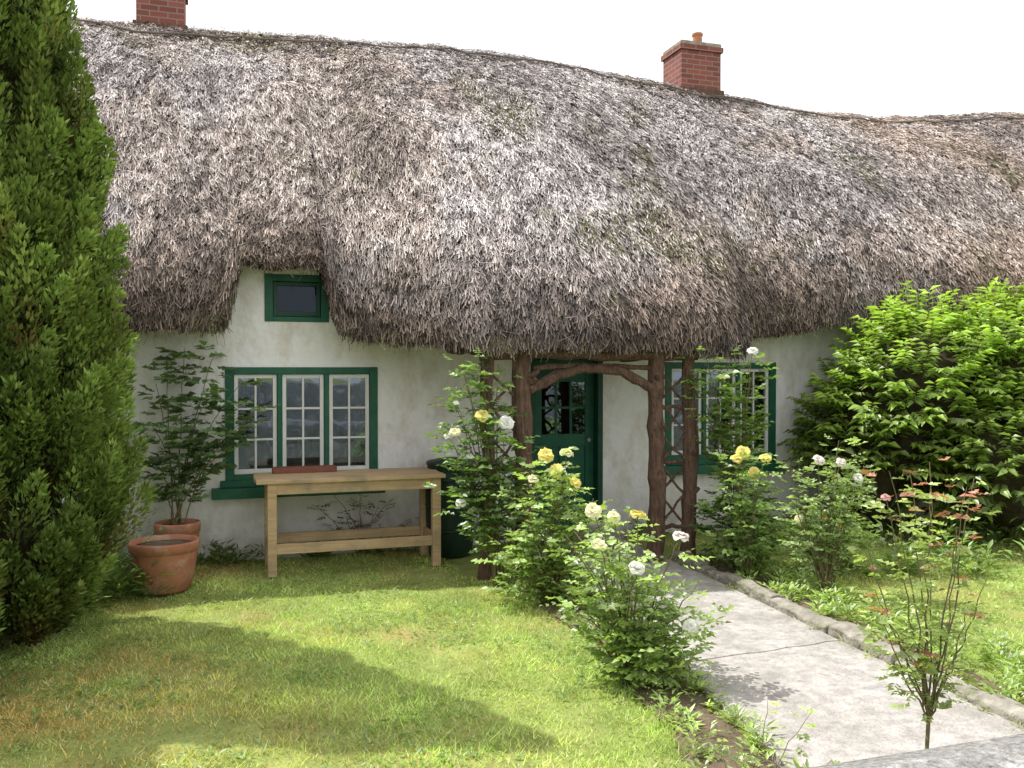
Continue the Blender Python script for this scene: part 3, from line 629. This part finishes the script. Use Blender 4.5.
def hedge(name,lobes,nsh,seed,leafL=.13,col=(.29,.42,.08)):
    r=np.random.default_rng(seed); e=group(name,(lobes[0][0],lobes[0][1],0))
    lob=np.array(lobes); area=lob[:,3]*lob[:,4]+lob[:,3]*lob[:,5]; pr=area/area.sum()
    P=[];D=[];Nn=[];L=[];C=[]; mb=MB()
    for k in range(nsh):
        i=r.choice(len(lob),p=pr); c=lob[i,:3]; rad=lob[i,3:6]
        v=r.normal(0,1,3); v[2]=abs(v[2])*.9-.25 if r.random()<.8 else v[2]; v/=np.linalg.norm(v); p=c+v*rad*r.uniform(.78,.98)
        if p[2]<.05: continue
        ins=False
        for j in range(len(lob)):
            if j!=i and (((p-lob[j,:3])/lob[j,3:6])**2).sum()<.55: ins=True
        if ins: continue
        d_=v*np.array([1,1,.6])+np.array([0,0,.35])+r.normal(0,.25,3); d_/=np.linalg.norm(d_); ln=r.uniform(.15,.42)
        side=np.cross(d_,[0,0,1]); side/=np.linalg.norm(side)+1e-9; sh=r.uniform(.6,1.3)*(.5+.6*ss(.3,2.2,p[2]))  # sunlit top painted into leaf colour: brighter with height, darker below
        nl=int(6+ln*16)
        if r.random()<.2: mb.tube([tuple(p),tuple(p+d_*ln*.5),tuple(p+d_*ln-np.array([0,0,.03]))],[.006,.004,.002],4,caps=False)
        for q in range(nl):
            t=(q+.5)/nl; sd=1 if q%2 else -1
            P.append(p+d_*ln*t-np.array([0,0,.12*t*t*ln])); D.append(side*sd*.9+d_*(.35+t*.6)+np.array([0,0,-.35+.1*r.normal()])); Nn.append(np.array([0,0,1.])+v*.3+r.normal(0,.2,3))
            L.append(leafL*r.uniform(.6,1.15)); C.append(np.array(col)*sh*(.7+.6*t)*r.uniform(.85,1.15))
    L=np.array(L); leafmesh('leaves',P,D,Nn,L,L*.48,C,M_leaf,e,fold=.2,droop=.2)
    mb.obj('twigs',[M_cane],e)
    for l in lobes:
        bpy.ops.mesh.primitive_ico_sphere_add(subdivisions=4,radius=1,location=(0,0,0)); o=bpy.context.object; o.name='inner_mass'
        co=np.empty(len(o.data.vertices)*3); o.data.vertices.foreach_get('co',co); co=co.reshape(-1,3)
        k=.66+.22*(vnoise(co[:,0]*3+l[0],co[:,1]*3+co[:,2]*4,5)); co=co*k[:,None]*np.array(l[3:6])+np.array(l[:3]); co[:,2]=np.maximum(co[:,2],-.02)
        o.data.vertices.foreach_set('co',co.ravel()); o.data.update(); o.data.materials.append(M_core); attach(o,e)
hedge('laurel_hedge',[(7.5,-1.05,1.35,1.0,.75,1.2),(8.6,-1.3,1.5,1.1,.85,1.2),(6.95,-.8,.95,.65,.55,1.0),(9.9,-1.3,1.5,1.2,.9,1.3),(8.1,-1.7,.8,1.0,.6,.85),(11.2,-1.2,1.4,1.1,.9,1.2)],3600,41)

def conifer(name,x,y,zs,rs,nplume,per,seed,plen=.62,core=.42):
    r=np.random.default_rng(seed); e=group(name,(x,y,0)); H=zs[-1]
    P=[];D=[];Nn=[];C=[];L=[]
    rf=lambda z_: np.interp(z_,zs,rs)
    for k in range(nplume):
        for _ in range(20):
            z_=r.uniform(-.1,H-.25)
            if r.random()<(rf(z_)+.12)/(max(rs)+.12): break
        a=r.uniform(0,6.283); ln=plen*r.uniform(.6,1.3)*(.6+.4*rf(z_)/max(rs))
        R0=rf(z_)*r.uniform(.50,.85); R1=rf(min(z_+ln,H))*r.uniform(.80,1.12)
        A_=np.array([x+math.cos(a)*R0,y+math.sin(a)*R0,max(z_,.05)]); a2=a+r.normal(0,.1); B_=np.array([x+math.cos(a2)*R1,y+math.sin(a2)*R1,z_+ln])
        ax=B_-A_; ax/=np.linalg.norm(ax); u=np.cross(ax,[1,.3,0]);u/=np.linalg.norm(u);w=np.cross(ax,u)
        t=r.random(per)**.8; an=r.uniform(0,6.283,per); rad=.105*(.5+.5*rf(z_)/max(rs))*np.sin(np.pi*np.clip(t*.9+.08,0,1))**.7*(.35+.75*r.random(per)**.5)
        rv=np.cos(an)[:,None]*u+np.sin(an)[:,None]*w
        p=A_+ (B_-A_)*t[:,None]+rv*rad[:,None]
        P.append(p); D.append(ax*.9+rv*.55+r.normal(0,.25,(per,3))); Nn.append(rv+r.normal(0,.3,(per,3)))
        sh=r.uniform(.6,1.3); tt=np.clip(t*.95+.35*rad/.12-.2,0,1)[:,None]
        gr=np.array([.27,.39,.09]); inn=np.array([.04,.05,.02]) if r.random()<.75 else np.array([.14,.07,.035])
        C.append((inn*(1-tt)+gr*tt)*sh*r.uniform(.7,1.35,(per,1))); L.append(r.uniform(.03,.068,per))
    P=np.concatenate(P);D=np.concatenate(D);Nn=np.concatenate(Nn);C=np.concatenate(C);L=np.concatenate(L)
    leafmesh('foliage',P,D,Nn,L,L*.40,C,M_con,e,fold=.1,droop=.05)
    mb=MB(); mb.tube([(x,y,-.05),(x+.02,y,H*.3),(x-.01,y+.02,H*.6),(x,y,H*.93)],[.10,.08,.05,.012],10)
    for k in range(26):
        a=r.uniform(0,6.28); z_=r.uniform(.1,H*.8); rr=rf(z_)*.6
        mb.tube([(x,y,z_),(x+math.cos(a)*rr*.6,y+math.sin(a)*rr*.6,z_+.15),(x+math.cos(a)*rr,y+math.sin(a)*rr,z_+.5)],[.025,.018,.008],6)
    mb.obj('trunk',[M_bark],e)
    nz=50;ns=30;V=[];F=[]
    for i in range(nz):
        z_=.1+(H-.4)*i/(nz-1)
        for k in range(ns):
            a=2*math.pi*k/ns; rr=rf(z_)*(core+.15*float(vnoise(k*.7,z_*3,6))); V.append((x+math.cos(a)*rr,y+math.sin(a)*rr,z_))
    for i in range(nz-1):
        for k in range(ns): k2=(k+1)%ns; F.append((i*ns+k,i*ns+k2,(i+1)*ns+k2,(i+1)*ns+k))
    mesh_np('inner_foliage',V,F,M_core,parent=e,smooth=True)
conifer('cypress_tree',-1.50,-2.25,[0,.5,1.1,2.3,3.5,4.4,5.3,6.0],[.62,.82,.93,.88,.68,.50,.25,.03],600,350,51)
conifer('cypress_tree',-1.62,-3.62,[0,.5,1.1,1.7,2.1,2.35],[.25,.38,.44,.38,.22,.03],110,330,52,plen=.45)
conifer('cypress_tree',-3.7,-2.9,[0,.5,1.5,3,4.5,5.5],[.6,1.0,1.15,1.0,.6,.05],130,180,53,plen=.8,core=.6)

def stonewall(name,x0,x1,y0,y1,h,seed):
    e=group(name,((x0+x1)/2,(y0+y1)/2,0)); nx_=int((x1-x0)/.05)
    prof=[(y0,-.05),(y0,h*.33),(y0,h*.66),(y0-.02,h-.07),(y0-.01,h-.02),(y0+.1,h+.015),((y0+y1)/2,h+.02),(y1-.1,h+.015),(y1+.01,h-.02),(y1+.02,h-.07),(y1,h*.66),(y1,h*.33),(y1,-.05)]
    V=[];F=[];K=len(prof)
    for i in range(nx_+1):
        x=x0+(x1-x0)*i/nx_
        for k,(y,z_) in enumerate(prof):
            q=(float(fbm(x*3,k*.7,seed))-.5)*.09; V.append((x,y+q*(1 if k<6 else -1),z_+q*.5 if z_>0 else z_))
    for i in range(nx_):
        for k in range(K-1): a=i*K+k; F.append((a,a+K,a+K+1,a+1))
    mesh_np('masonry',V,F,M_stone,parent=e,smooth=True)
stonewall('garden_wall',-6,5.0,-7.9,-7.38,.91,3)
stonewall('garden_wall',6.7,14,-7.9,-7.38,.91,4)
mb=MB(); mb.box(-40,50,-14.0,-9.9,-.01,.004)
M_road=noisemat('asphalt',(.045,.045,.045),(.07,.07,.068),scale=20,rough=.9,bump=.4,bscale=90,dist=.01)
mb.obj('lane_road',[M_road])
stonewall('lane_wall',-25,35,-16,-15.5,1.45,5)

# ---------------------------------------------------------------- light, sky, camera
to_sun=Vector((-.50,.46,1.0)).normalized()
el=math.asin(to_sun.z); az=math.atan2(to_sun.x,to_sun.y)
sd=bpy.data.lights.new('sun','SUN'); sd.energy=5; sd.angle=math.radians(.5); sd.color=(1,.98,.93)
so=bpy.data.objects.new('sun',sd); scene.collection.objects.link(so); so.location=(-10,12,20)
so.rotation_euler=to_sun.to_track_quat('Z','Y').to_euler()
w=bpy.data.worlds.new('World'); scene.world=w; w.use_nodes=True; nt=w.node_tree; N=nt.nodes; Lk=nt.links
bgd=N['Background']; sky=N.new('ShaderNodeTexSky'); sky.sky_type='NISHITA'; sky.sun_disc=False; sky.sun_elevation=el; sky.sun_rotation=az; sky.dust_density=3; sky.air_density=1.2
tc=N.new('ShaderNodeTexCoord'); mp=N.new('ShaderNodeMapping'); mp.inputs['Scale'].default_value=(1,1,2.5); Lk.new(tc.outputs['Generated'],mp.inputs[0])
ns=N.new('ShaderNodeTexNoise'); ns.inputs['Scale'].default_value=1.6; ns.inputs['Detail'].default_value=6; Lk.new(mp.outputs[0],ns.inputs['Vector'])
cr=N.new('ShaderNodeValToRGB'); cr.color_ramp.elements[0].position=.3; cr.color_ramp.elements[1].position=.6; cr.color_ramp.elements[0].color=(.6,.6,.6,1); cr.color_ramp.elements[1].color=(.95,.95,.95,1); Lk.new(ns.outputs[0],cr.inputs[0])
mx=N.new('ShaderNodeMixRGB'); Lk.new(cr.outputs[0],mx.inputs[0]); Lk.new(sky.outputs[0],mx.inputs[1]); mx.inputs[2].default_value=(9.9,9.8,9.9,1)
Lk.new(mx.outputs[0],bgd.inputs[0]); bgd.inputs[1].default_value=.15
cd=bpy.data.cameras.new('camera'); cd.lens=900/1024*36; cd.sensor_width=36; cd.clip_end=600; cd.clip_start=.05
co=bpy.data.objects.new('camera',cd); scene.collection.objects.link(co); co.location=CAM; co.rotation_euler=(math.radians(90-.89),0,-A); scene.camera=co
scene.view_settings.view_transform='Standard'; scene.view_settings.look='None'; scene.view_settings.exposure=0
print('grass',ngrass,'straw',nstraw)
